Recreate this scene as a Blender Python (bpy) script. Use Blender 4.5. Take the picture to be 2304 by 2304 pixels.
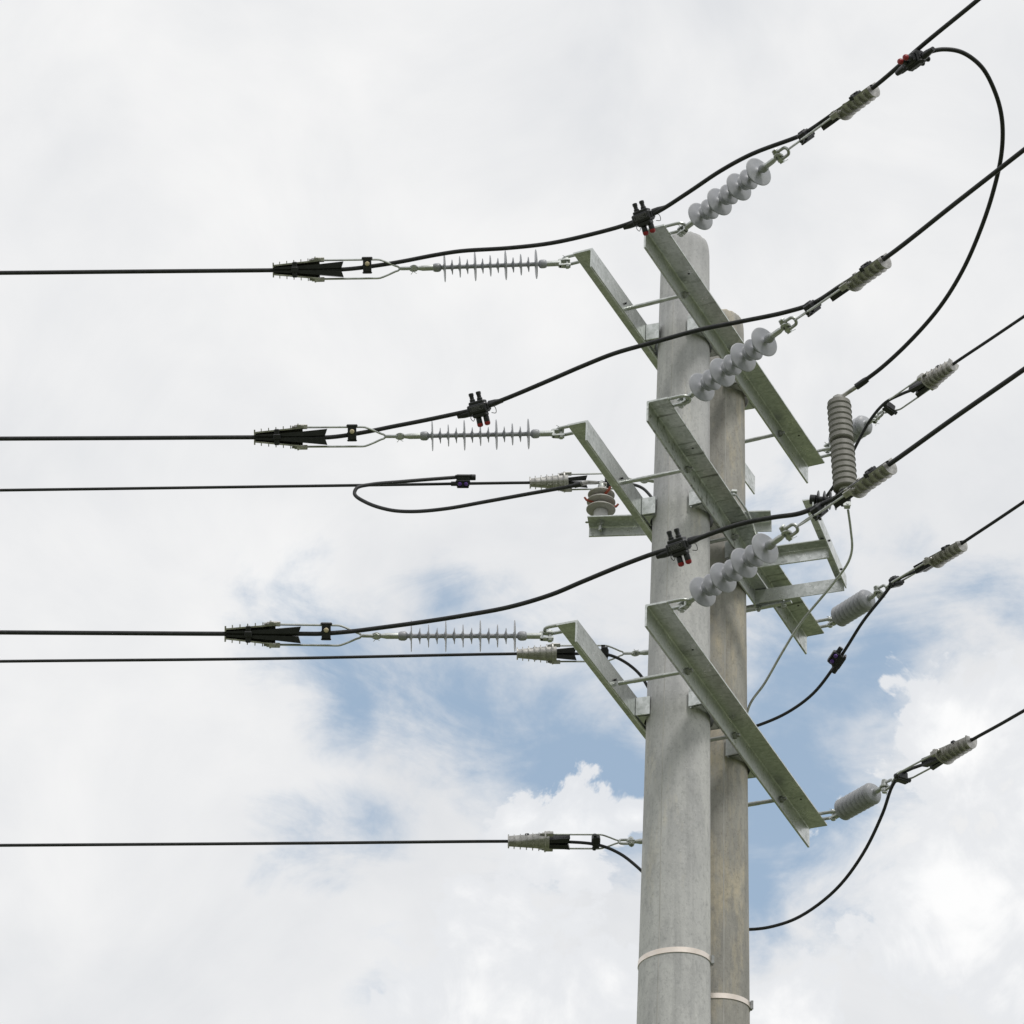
import bpy, bmesh, math, random
from mathutils import Vector as V, Matrix
random.seed(7)
sc = bpy.context.scene
for ob in list(bpy.data.objects): bpy.data.objects.remove(ob)
R = math.radians

# ------------------------------------------------------------------ camera
EYE = V((0, 0, 1.6)); PITCH, ROLL = R(33.30), R(2.78)
fw = V((0, math.cos(PITCH), math.sin(PITCH)))
rt0 = V((1, 0, 0)); up0 = rt0.cross(fw)
rt = rt0 * math.cos(ROLL) + up0 * math.sin(ROLL)
up = -rt0 * math.sin(ROLL) + up0 * math.cos(ROLL)
cd = bpy.data.cameras.new('camera'); cam = bpy.data.objects.new('camera', cd); sc.collection.objects.link(cam)
cam.matrix_world = Matrix(((rt.x, up.x, -fw.x, EYE.x), (rt.y, up.y, -fw.y, EYE.y), (rt.z, up.z, -fw.z, EYE.z), (0, 0, 0, 1)))
cd.sensor_width = 36; cd.lens = 36 * 7500 / 2304; cd.clip_start = .05; cd.clip_end = 20000
sc.camera = cam

# ------------------------------------------------------------------ world, sun, exposure
SUN_EL, SUN_AZ = R(58), R(150)          # high, behind and to the right of the camera, veiled by cloud
wd = bpy.data.worlds.new('World'); sc.world = wd; wd.use_nodes = True
nt = wd.node_tree; nt.nodes.clear()
def wn(kind, **kw):
    n = nt.nodes.new(kind)
    for k, v in kw.items(): setattr(n, k, v)
    return n
def lk(a, b): nt.links.new(a, b)
def mth(op, a, b=None, c=None, clamp=False):
    n = wn('ShaderNodeMath', operation=op, use_clamp=clamp)
    for i, v in enumerate((a, b, c)):
        if v is None: continue
        if isinstance(v, (int, float)): n.inputs[i].default_value = v
        else: lk(v, n.inputs[i])
    return n.outputs[0]
def smooth(v, lo, hi, a=0., b=1.):
    n = wn('ShaderNodeMapRange', interpolation_type='SMOOTHSTEP')
    lk(v, n.inputs[0]) if not isinstance(v, (int, float)) else None
    for i, x in zip((1, 2, 3, 4), (lo, hi, a, b)): n.inputs[i].default_value = x
    return n.outputs[0]
tc = wn('ShaderNodeTexCoord'); sp = wn('ShaderNodeSeparateXYZ'); lk(tc.outputs['Generated'], sp.inputs[0])
DX, DY, DZ = sp.outputs
# cloud layers are laid out by compass bearing and elevation, in degrees
AZ = mth('MULTIPLY', mth('ARCTAN2', DX, DY), 180 / math.pi)
EL = mth('MULTIPLY', mth('ARCSINE', DZ), 180 / math.pi)
def noise(scale, detail, rough=.55, dist=0., off=(0, 0, 0), stretch=(1, 1, 1), rotz=0.):
    m = wn('ShaderNodeMapping'); m.inputs['Location'].default_value = off; m.inputs['Scale'].default_value = stretch
    m.inputs['Rotation'].default_value = (0, rotz, 0)
    lk(tc.outputs['Generated'], m.inputs[0])
    n = wn('ShaderNodeTexNoise'); n.inputs['Scale'].default_value = scale; n.inputs['Detail'].default_value = detail
    n.inputs['Roughness'].default_value = rough; n.inputs['Distortion'].default_value = dist
    lk(m.outputs[0], n.inputs['Vector']); return n.outputs['Fac']
def blob(az, el, ra, re, rot=0., w=0.):
    """1 at the middle of an ellipse on the sky, 0 at its rim"""
    da = mth('MULTIPLY', mth('SUBTRACT', AZ, az), math.cos(R(el))); de = mth('SUBTRACT', EL, el)
    ca, sa = math.cos(R(rot)), math.sin(R(rot))
    x = mth('ADD', mth('MULTIPLY', da, ca), mth('MULTIPLY', de, sa))
    y = mth('SUBTRACT', mth('MULTIPLY', de, ca), mth('MULTIPLY', da, sa))
    d = mth('ADD', mth('POWER', mth('ABSOLUTE', mth('DIVIDE', x, ra)), 2), mth('POWER', mth('ABSOLUTE', mth('DIVIDE', y, re)), 2))
    return mth('SUBTRACT', 1 + w, mth('SQRT', d))
def vmax(vals):
    r = vals[0]
    for v in vals[1:]: r = mth('MAXIMUM', r, v)
    return r
sky = wn('ShaderNodeTexSky', sky_type='NISHITA'); sky.sun_disc = False
sky.sun_elevation = SUN_EL; sky.sun_rotation = SUN_AZ; sky.altitude = 0; sky.air_density = 1.0; sky.dust_density = 1.5
GAPS = [(-0.44, 29.78, 3.29, 1.30, -27, 0.12), (1.79, 29.03, 2.22, 1.76, -15, 0.18), (-2.82, 29.88, 0.99, 0.92, -40, -0.15), (-1.28, 31.80, 1.68, 0.99, -25, -0.25), (-2.30, 27.86, 2.52, 1.07, 20, -0.62), (5.87, 29.24, 2.06, 2.83, -10, 0.08), (9.29, 32.21, 2.52, 0.92, -20, -0.42), (7.30, 30.82, 2.14, 1.15, 30, -0.15), (5.01, 26.89, 0.69, 1.45, 0, 0.00), (-1.83, 25.02, 1.22, 0.53, 0, -0.75)]
CUMULI = [(0.76, 24.92, 3.67, 3.29, 0, 0.00), (1.07, 27.64, 1.83, 1.53, 0, 0.05), (2.68, 28.14, 0.76, 0.53, 0, -0.10), (9.46, 26.78, 3.59, 3.51, 0, 0.00), (9.34, 29.56, 1.91, 1.76, 0, 0.00), (5.83, 24.51, 1.99, 1.83, 0, 0.00)]
n1 = noise(13, 7, .60, .5, (3.1, 1.7, .4)); n2 = noise(34, 6, .66, .35, (1.2, 7.3, 2.2)); n3 = noise(7, 4, .55, .4, (5, 2, 8)); n4 = noise(20, 6, .62, .8, (2, 9, 4), (1, 1, 2.0))
def ctr(n, k): return mth('MULTIPLY', mth('SUBTRACT', n, .5), k)
# thin layer with holes
gap = vmax([blob(*g) for g in GAPS])
gv = mth('ADD', gap, mth('ADD', ctr(n1, 2.6), mth('ADD', ctr(n4, 2.2), ctr(n2, 1.0))))
veil = smooth(gv, -.40, 1.0, 1, .06)
# heaped clouds with crisp, knobbly edges
cum = vmax([blob(*g) for g in CUMULI])
puff = wn('ShaderNodeTexVoronoi', feature='F1'); puff.inputs['Scale'].default_value = 52; puff.inputs['Detail'].default_value = 2; puff.inputs['Roughness'].default_value = .55
lk(tc.outputs['Generated'], puff.inputs['Vector'])
cv = mth('ADD', cum, mth('ADD', ctr(n2, 1.9), mth('ADD', ctr(n1, 1.3), mth('MULTIPLY', mth('SUBTRACT', .32, puff.outputs['Distance']), .45))))
heap = smooth(cv, .0, .15)
skyc = wn('ShaderNodeMix', data_type='RGBA'); skyc.inputs[0].default_value = 0.62
lk(sky.outputs[0], skyc.inputs[6]); skyc.inputs[7].default_value = (4.3, 5.9, 7.7, 1)
# cloud tone: soft greys in the layer, white in the heaps
tone = wn('ShaderNodeMapRange'); lk(mth('ADD', mth('MULTIPLY', n3, .6), mth('MULTIPLY', n1, .4)), tone.inputs[0])
tone.inputs[1].default_value = .38; tone.inputs[2].default_value = .62
lay = wn('ShaderNodeMix', data_type='RGBA'); lk(tone.outputs[0], lay.inputs[0])
lay.inputs[6].default_value = (7.5, 7.65, 7.9, 1); lay.inputs[7].default_value = (9.2, 9.2, 9.2, 1)
m1 = wn('ShaderNodeMix', data_type='RGBA'); lk(veil, m1.inputs[0]); lk(skyc.outputs[2], m1.inputs[6]); lk(lay.outputs[2], m1.inputs[7])
hp = wn('ShaderNodeMix', data_type='RGBA'); lk(smooth(mth('ADD', cv, mth('MULTIPLY', mth('SUBTRACT', n3, .5), .6)), .1, .9), hp.inputs[0])
hp.inputs[6].default_value = (8.1, 8.25, 8.5, 1); hp.inputs[7].default_value = (10, 10, 10, 1)
m2 = wn('ShaderNodeMix', data_type='RGBA'); lk(mth('MULTIPLY', heap, .93), m2.inputs[0]); lk(m1.outputs[2], m2.inputs[6]); lk(hp.outputs[2], m2.inputs[7])
bg = wn('ShaderNodeBackground'); bg.inputs['Strength'].default_value = .1; lk(m2.outputs[2], bg.inputs['Color'])
wo = wn('ShaderNodeOutputWorld'); lk(bg.outputs[0], wo.inputs[0])
wd.cycles.sampling_method = 'MANUAL'; wd.cycles.sample_map_resolution = 512

sd = bpy.data.lights.new('sun', 'SUN'); sd.energy = 1.8; sd.angle = R(10); sd.color = (1, .97, .92)
so = bpy.data.objects.new('sun', sd); sc.collection.objects.link(so)
sdir = V((math.sin(SUN_AZ) * math.cos(SUN_EL), math.cos(SUN_AZ) * math.cos(SUN_EL), math.sin(SUN_EL)))
so.location = sdir * 60; so.rotation_euler = sdir.to_track_quat('Z', 'Y').to_euler()
sc.view_settings.view_transform = 'Standard'; sc.view_settings.look = 'None'
sc.view_settings.exposure = 0.0; sc.view_settings.gamma = 1.0; sc.view_settings.use_curve_mapping = False
sc.render.engine = 'CYCLES'

# ------------------------------------------------------------------ surveyed points of the place, metres (x east, y north, z up)
P = {}
P['pin_L0'] = [(0.1587,9.7774,9.1325),(-0.4044,9.7675,9.0659),(-0.9112,9.7587,9.0199)]
P['pin_L1'] = [(0.1606,9.7814,8.3707),(-0.4109,9.7714,8.3166),(-0.9247,9.7625,8.2763)]
P['pin_L2'] = [(0.15,9.7843,7.5264),(-0.4425,9.774,7.4866),(-0.9649,9.7649,7.4603)]
P['pin_R0'] = [(0.5682,9.6005,9.1687),(0.8778,9.1051,9.1327),(1.1594,8.6543,9.084)]
P['pin_R1'] = [(0.5776,9.5947,8.3997),(0.8973,9.083,8.3736),(1.1777,8.6342,8.3336)]
P['pin_R2'] = [(0.5904,9.5812,7.5463),(0.8971,9.0904,7.5401),(1.1749,8.6459,7.5249)]
P['pin_M0'] = [(0.8154,11.1903,9.155),(0.5289,11.1853,9.131),(0.0785,11.1775,9.0886)]
P['pin_M1'] = [(0.8072,11.1942,8.365),(0.5096,11.189,8.3171),(0.0459,11.1809,8.2841)]
P['pin_M2'] = [(0.8009,11.1972,7.522),(0.5097,11.1921,7.4897),(0.0401,11.1839,7.4617)]
P['pin_Q0'] = [(1.2513,10.9964,9.2034),(1.413,10.7376,9.1802),(1.66,10.3423,9.1667)]
P['pin_Q1'] = [(1.253,11.0028,8.3884),(1.4094,10.7525,8.3776),(1.6706,10.3345,8.3476)]
P['pin_Q2'] = [(1.255,11.0067,7.5453),(1.4153,10.7501,7.5353),(1.6783,10.3294,7.5113)]
P['cable_L0'] = [(-27.8082,9.2892,7.8894),(-25.8956,9.3226,7.8844),(-23.9831,9.356,7.8925),(-22.0705,9.3893,7.9137),(-20.158,9.4227,7.948),(-18.2455,9.4561,7.9954),(-16.3329,9.4895,8.0559),(-14.4204,9.5229,8.1294),(-12.5078,9.5563,8.2161),(-10.5953,9.5896,8.3158),(-8.6827,9.623,8.4286),(-6.7702,9.6564,8.5545),(-4.8577,9.6898,8.6935),(-2.9451,9.7232,8.8456),(-1.9091,9.7413,8.9335),(-1.4268,9.7497,8.9754),(-0.9112,9.7587,9.0199),(-0.6581,9.7631,9.0429),(-0.5243,9.7654,9.0734),(-0.4461,9.7464,9.08),(-0.329,9.7103,9.0881),(-0.2332,9.6789,9.0882),(-0.058,9.6231,9.07),(0.0944,9.5625,9.0547),(0.2443,9.4875,9.0479),(0.3564,9.4249,9.0463),(0.4178,9.3846,9.0506)]
P['cable_R0'] = [(0.4178,9.3846,9.0506),(0.4667,9.3523,9.0544),(0.5729,9.2628,9.0803),(0.6794,9.1724,9.1108),(0.7847,9.0988,9.1338),(0.9281,9.0246,9.1541),(0.9589,8.9753,9.1371),(1.0487,8.8315,9.1143),(1.1594,8.6543,9.084),(1.3024,8.4256,9.0877),(1.4475,8.1934,9.0819),(1.9562,7.3792,9.0798),(2.8954,5.8763,9.0843),(3.8345,4.3733,9.0998),(4.7737,2.8703,9.1262),(5.7129,1.3673,9.1634),(6.6521,-0.1357,9.2116),(7.5912,-1.6387,9.2707),(8.5304,-3.1417,9.3406),(9.4696,-4.6447,9.4215),(10.4087,-6.1477,9.5133),(11.3479,-7.6507,9.616),(12.2871,-9.1537,9.7296),(13.2263,-10.6566,9.8541),(14.1654,-12.1596,9.9896)]
P['con_J0'] = [(0.3564,9.4249,9.0463),(0.4178,9.3846,9.0506),(0.4667,9.3523,9.0544)]
P['cable_L1'] = [(-27.7374,9.2944,7.4009),(-25.8235,9.3278,7.3784),(-23.9095,9.3613,7.3689),(-21.9955,9.3947,7.3726),(-20.0815,9.4281,7.3893),(-18.1675,9.4615,7.4191),(-16.2535,9.4949,7.462),(-14.3396,9.5283,7.518),(-12.4256,9.5617,7.5871),(-10.5116,9.5951,7.6692),(-8.5976,9.6285,7.7645),(-6.6836,9.6619,7.8728),(-4.7696,9.6953,7.9942),(-2.8557,9.7288,8.1288),(-1.8189,9.7468,8.2071),(-1.3517,9.755,8.2431),(-0.9247,9.7625,8.2763),(-0.6625,9.767,8.2949),(-0.5334,9.7693,8.3272),(-0.4405,9.7428,8.3373),(-0.3273,9.7045,8.3443),(-0.135,9.6232,8.3488)]
P['cable_R1'] = [(-0.135,9.6232,8.3488),(-0.0304,9.5602,8.3603),(0.1139,9.4629,8.3761),(0.2219,9.3858,8.3862),(0.3276,9.3119,8.3922),(0.4696,9.2242,8.3878),(0.6086,9.1411,8.3841),(0.7467,9.0701,8.3756),(0.8853,9.0049,8.3729),(0.9727,8.9624,8.3819),(1.0603,8.8221,8.3614),(1.1777,8.6342,8.3336),(1.3687,8.3287,8.3335),(1.5441,8.0478,8.3329),(2.0529,7.2337,8.3335),(2.992,5.7307,8.3431),(3.9312,4.2277,8.3635),(4.8704,2.7247,8.3949),(5.8096,1.2217,8.4372),(6.7488,-0.2813,8.4904),(7.6879,-1.7843,8.5545),(8.6271,-3.2873,8.6295),(9.5663,-4.7903,8.7154),(10.5055,-6.2933,8.8122),(11.4447,-7.7963,8.92),(12.3838,-9.2993,9.0386),(13.323,-10.8023,9.1681),(14.2622,-12.3053,9.3086)]
P['con_J1'] = [(-0.3273,9.7045,8.3443),(-0.135,9.6232,8.3488),(-0.0304,9.5602,8.3603)]
P['cable_L2'] = [(-27.6693,9.2987,7.0505),(-25.7531,9.3322,6.9953),(-23.8368,9.3656,6.9532),(-21.9206,9.3991,6.9242),(-20.0044,9.4325,6.9083),(-18.0881,9.466,6.9055),(-16.1719,9.4994,6.9158),(-14.2557,9.5329,6.9391),(-12.3395,9.5663,6.9756),(-10.4232,9.5998,7.0251),(-8.507,9.6332,7.0877),(-6.5908,9.6667,7.1634),(-4.6745,9.7001,7.2522),(-2.7583,9.7336,7.3541),(-1.7204,9.7517,7.4148),(-1.3447,9.7582,7.4374),(-0.9649,9.7649,7.4603),(-0.696,9.7696,7.4784),(-0.6354,9.7706,7.4825),(-0.5334,9.7504,7.4849),(-0.424,9.7196,7.4884),(-0.2803,9.6695,7.489),(-0.1376,9.6096,7.487),(0.0051,9.5403,7.4842),(0.1439,9.4581,7.4903),(0.2474,9.3854,7.5033),(0.3824,9.2896,7.5185),(0.4838,9.2213,7.5261),(0.5499,9.1822,7.5256)]
P['cable_R2'] = [(0.5499,9.1822,7.5256),(0.633,9.1245,7.5366),(0.7477,9.0545,7.5461),(0.8474,9.0069,7.545),(0.929,8.9732,7.5431),(0.9917,8.939,7.5569),(1.0813,8.7956,7.532),(1.1749,8.6459,7.5249),(1.3479,8.3689,7.5259),(1.5165,8.0991,7.5219),(2.0253,7.285,7.5191),(2.9644,5.782,7.5222),(3.9036,4.279,7.5363),(4.8428,2.776,7.5612),(5.7819,1.273,7.5971),(6.7211,-0.23,7.6438),(7.6603,-1.733,7.7015),(8.5995,-3.2359,7.77),(9.5386,-4.7389,7.8495),(10.4778,-6.2419,7.9399),(11.417,-7.7449,8.0412),(12.3561,-9.2479,8.1534),(13.2953,-10.7509,8.2765),(14.2345,-12.2539,8.4105)]
P['con_J2'] = [(0.4838,9.2213,7.5261),(0.5499,9.1822,7.5256),(0.633,9.1245,7.5366)]
P['cable_M0'] = [(-27.9456,10.6883,7.644),(-26.0332,10.7217,7.6686),(-24.1207,10.7551,7.7041),(-22.2083,10.7885,7.7505),(-20.2958,10.8218,7.8078),(-18.3834,10.8552,7.876),(-16.4709,10.8886,7.9551),(-14.5585,10.922,8.0452),(-12.646,10.9554,8.1461),(-10.7336,10.9888,8.2579),(-8.8211,11.0221,8.3807),(-6.9087,11.0555,8.5143),(-4.9962,11.0889,8.6589),(-3.0838,11.1223,8.8144),(-2.0479,11.1404,8.9031),(-0.6338,11.165,9.0257),(0.0785,11.1775,9.0886),(0.2596,11.1806,9.1013),(0.3674,11.1825,9.1089),(0.4379,11.1491,9.0885),(0.4922,11.1164,9.059),(0.5221,11.0993,9.0321),(0.554,11.0824,8.9821),(0.5878,11.0655,8.9113),(0.6676,11.0474,8.805)]
P['cable_Q0'] = [(0.6676,11.0474,8.805),(0.8242,11.0245,8.8097),(0.9443,10.9899,8.8318),(1.0318,10.9673,8.841),(1.1533,10.9359,8.8506),(1.21,10.9057,8.8758),(1.2421,10.8749,8.9077),(1.2906,10.8155,8.9717),(1.3408,10.7372,9.0586),(1.3839,10.6767,9.1253),(1.4382,10.6269,9.1766),(1.5012,10.5965,9.2014),(1.5724,10.4826,9.1671),(1.66,10.3423,9.1667),(1.7814,10.1481,9.1563),(1.8811,9.9886,9.1485),(2.3893,9.1752,9.108),(3.3276,7.6736,9.0409),(4.2659,6.1721,8.9836),(5.2042,4.6705,8.9361),(6.1425,3.1689,8.8984),(7.0807,1.6674,8.8705),(8.019,0.1658,8.8524),(8.9573,-1.3358,8.8442),(9.8956,-2.8374,8.8458),(10.8339,-4.3389,8.8572),(11.7722,-5.8405,8.8784),(12.7105,-7.3421,8.9094),(13.6487,-8.8436,8.9503),(14.587,-10.3452,9.0009)]
P['cable_M1'] = [(-27.8549,10.6939,6.9401),(-25.942,10.7273,6.9586),(-24.029,10.7607,6.988),(-22.116,10.7941,7.0283),(-20.203,10.8275,7.0795),(-18.2901,10.8609,7.1416),(-16.3771,10.8943,7.2146),(-14.4641,10.9276,7.2985),(-12.5512,10.961,7.3933),(-10.6382,10.9944,7.499),(-8.7252,11.0278,7.6156),(-6.8122,11.0612,7.7431),(-4.8993,11.0946,7.8816),(-2.9863,11.128,8.0309),(-1.9501,11.1461,8.1164),(-0.9246,11.164,8.197),(0.0459,11.1809,8.2841),(0.2663,11.1848,8.2988),(0.3531,11.1863,8.3067),(0.4138,11.1786,8.2954),(0.4752,11.1761,8.263),(0.5284,11.1783,8.215),(0.568,11.1863,8.1539),(0.6356,11.1956,8.0675),(0.7401,11.1997,7.9965)]
P['cable_Q1'] = [(0.7401,11.1997,7.9965),(0.8762,11.1817,7.9742),(0.9756,11.1426,7.989),(1.0898,11.0817,8.0196),(1.1851,11.0081,8.0689),(1.2567,10.9215,8.1402),(1.2998,10.8594,8.1943),(1.3532,10.7827,8.2637),(1.4171,10.7116,8.3287),(1.4647,10.6641,8.3753),(1.5822,10.4761,8.3426),(1.6706,10.3345,8.3476),(1.7705,10.1746,8.3473),(1.8541,10.0409,8.3478),(2.3628,9.2267,8.3498),(3.302,7.7237,8.3612),(4.2412,6.2207,8.3824),(5.1804,4.7177,8.4134),(6.1195,3.2147,8.4543),(7.0587,1.7117,8.5049),(7.9979,0.2087,8.5654),(8.9371,-1.2943,8.6356),(9.8763,-2.7973,8.7157),(10.8154,-4.3003,8.8056),(11.7546,-5.8033,8.9054),(12.6938,-7.3063,9.0149),(13.633,-8.8093,9.1343),(14.5722,-10.3123,9.2634)]
P['con_Q1'] = [(1.1851,11.0081,8.0689),(1.2705,10.9016,8.1575),(1.3532,10.7827,8.2637)]
P['cable_M2'] = [(-27.7794,10.6983,6.4422),(-25.8648,10.7318,6.439),(-23.9501,10.7652,6.4466),(-22.0354,10.7986,6.4652),(-20.1207,10.832,6.4947),(-18.2061,10.8654,6.535),(-16.2914,10.8989,6.5863),(-14.3767,10.9323,6.6485),(-12.4621,10.9657,6.7216),(-10.5474,10.9991,6.8056),(-8.6327,11.0325,6.9005),(-6.718,11.066,7.0063),(-4.8034,11.0994,7.123),(-2.8887,11.1328,7.2507),(-1.8516,11.1509,7.3243),(-0.6936,11.1711,7.4074),(0.0401,11.1839,7.4617),(0.258,11.1877,7.4737),(0.3672,11.1896,7.4712),(0.4228,11.1847,7.4547),(0.4769,11.1805,7.4254),(0.5193,11.1783,7.391),(0.5584,11.1767,7.353),(0.6298,11.1767,7.2715),(0.7307,11.1801,7.1865)]
P['cable_Q2'] = [(0.7307,11.1801,7.1865),(0.863,11.173,7.1388),(0.9602,11.15,7.1272),(1.04,11.1212,7.1301),(1.1341,11.0733,7.1515),(1.2562,10.9787,7.2201),(1.3455,10.8725,7.3165),(1.4083,10.7635,7.4313),(1.4377,10.6967,7.5111),(1.4673,10.667,7.5445),(1.583,10.4818,7.5147),(1.6783,10.3294,7.5113),(1.7574,10.2027,7.5055),(1.8253,10.0941,7.5029),(2.3338,9.2803,7.4755),(3.2726,7.778,7.4324),(4.2113,6.2757,7.3991),(5.1501,4.7733,7.3756),(6.0888,3.271,7.3619),(7.0276,1.7687,7.3581),(7.9663,0.2664,7.3641),(8.9051,-1.236,7.3799),(9.8438,-2.7383,7.4055),(10.7826,-4.2406,7.4409),(11.7214,-5.7429,7.4861),(12.6601,-7.2452,7.5412),(13.5989,-8.7476,7.6061),(14.5376,-10.2499,7.6807)]
P['clip_L0'] = (-0.5762,9.7645,9.0654)
P['clip_L1'] = (-0.5818,9.7684,8.3179)
P['clip_L2'] = (-0.6146,9.771,7.4892)
P['clip_R0'] = (0.9588,8.9754,9.1291)
P['clip_R1'] = (0.9726,8.9625,8.3745)
P['clip_R2'] = (0.9867,8.947,7.5515)
P['clip_M1'] = (0.3878,11.1869,8.309)
P['clip_M2'] = (0.3774,11.1898,7.4699)
P['clip_Q0'] = (1.458,10.6656,9.2328)
P['clip_Q1'] = (1.4633,10.6663,8.3767)
P['clip_Q2'] = (1.4674,10.6669,7.5463)
P['nuts_0'] = [(-0.2753,0.11,9.1284),(0.1895,0.11,9.1485),(0.7332,0.11,9.1753)]
P['nuts_1'] = [(-0.2726,0.119,8.357),(0.2229,0.119,8.3541),(0.676,0.119,8.3217)]
P['nuts_2'] = [(-0.2788,0.126,7.5009),(0.2098,0.126,7.4945),(0.6877,0.126,7.4824)]
P['arrester'] = [(1.1911,9.912,8.2641),(1.1713,9.9144,8.6703)]
P['arr_arm'] = [(1.0759,9.9552,8.2554),(1.1879,9.9301,8.2377)]
P['arr_term'] = [(1.1713,9.9144,8.6703),(1.1882,9.905,8.6806),(1.2314,9.8804,8.7075),(1.2617,9.8597,8.7224)]
P['loop'] = [(1.2452,9.8723,8.7165),(1.3184,9.8008,8.7453),(1.4093,9.6806,8.7848),(1.4944,9.5275,8.8255),(1.5529,9.3663,8.8657),(1.5919,9.1889,8.9087),(1.6147,9.0151,8.9498),(1.6208,8.8484,8.9919),(1.6028,8.718,9.0299),(1.5652,8.6192,9.0619),(1.5085,8.5321,9.0916),(1.437,8.4796,9.1044),(1.3744,8.4608,9.0977),(1.3289,8.4584,9.0829),(1.2919,8.4652,9.061),(1.2568,8.4859,9.0434)]
P['con_loop'] = [(1.2459,8.5159,9.057),(1.272,8.4742,9.0538),(1.3015,8.4269,9.0516)]
P['ground_lead'] = [(1.2019,9.9445,8.2136),(1.2158,9.9906,8.1607),(1.2255,10.0411,8.1083),(1.2149,10.0796,8.0735),(1.1643,10.1509,8.021),(1.0613,10.2829,7.9304),(1.005,10.3716,7.8603),(0.9483,10.4609,7.7785),(0.8984,10.5198,7.7163),(0.8846,10.587,7.6163),(0.8856,10.602,7.2663),(0.8876,10.612,6.5163)]
P['post_base'] = (0.3321,10.4258,8.42)
P['post_lead'] = [(0.2538,10.3495,8.5385),(0.2163,10.3694,8.5396),(0.0603,10.4681,8.5621),(-0.0949,10.5897,8.5993),(-0.2605,10.7317,8.6486),(-0.3918,10.838,8.6986),(-0.4812,10.9008,8.7429),(-0.5727,10.9529,8.8054),(-0.6237,10.9751,8.8571),(-0.6172,10.9796,8.89),(-0.5637,11.0107,8.9309),(-0.4527,11.0742,8.9927),(-0.3485,11.1219,9.0415),(-0.234,11.1589,9.0838),(-0.1681,11.155,9.0915)]
P['post_top'] = (0.3124,10.4264,8.5994)
P['post_lug'] = (0.2407,10.352,8.5353)
P['con_M0'] = [(-0.2328,11.172,9.0625),(-0.2046,11.1725,9.0731),(-0.1738,11.1731,9.0666)]
P['strap'] = [(0.8067,10.1293,8.3902),(0.8285,10.175,8.3904),(0.8683,10.2587,8.3892),(0.8884,10.301,8.3728),(0.9025,10.3307,8.3498),(0.9248,10.3776,8.3263)]
P['O'] = (0.6205,10.2033,0.0)

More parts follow.
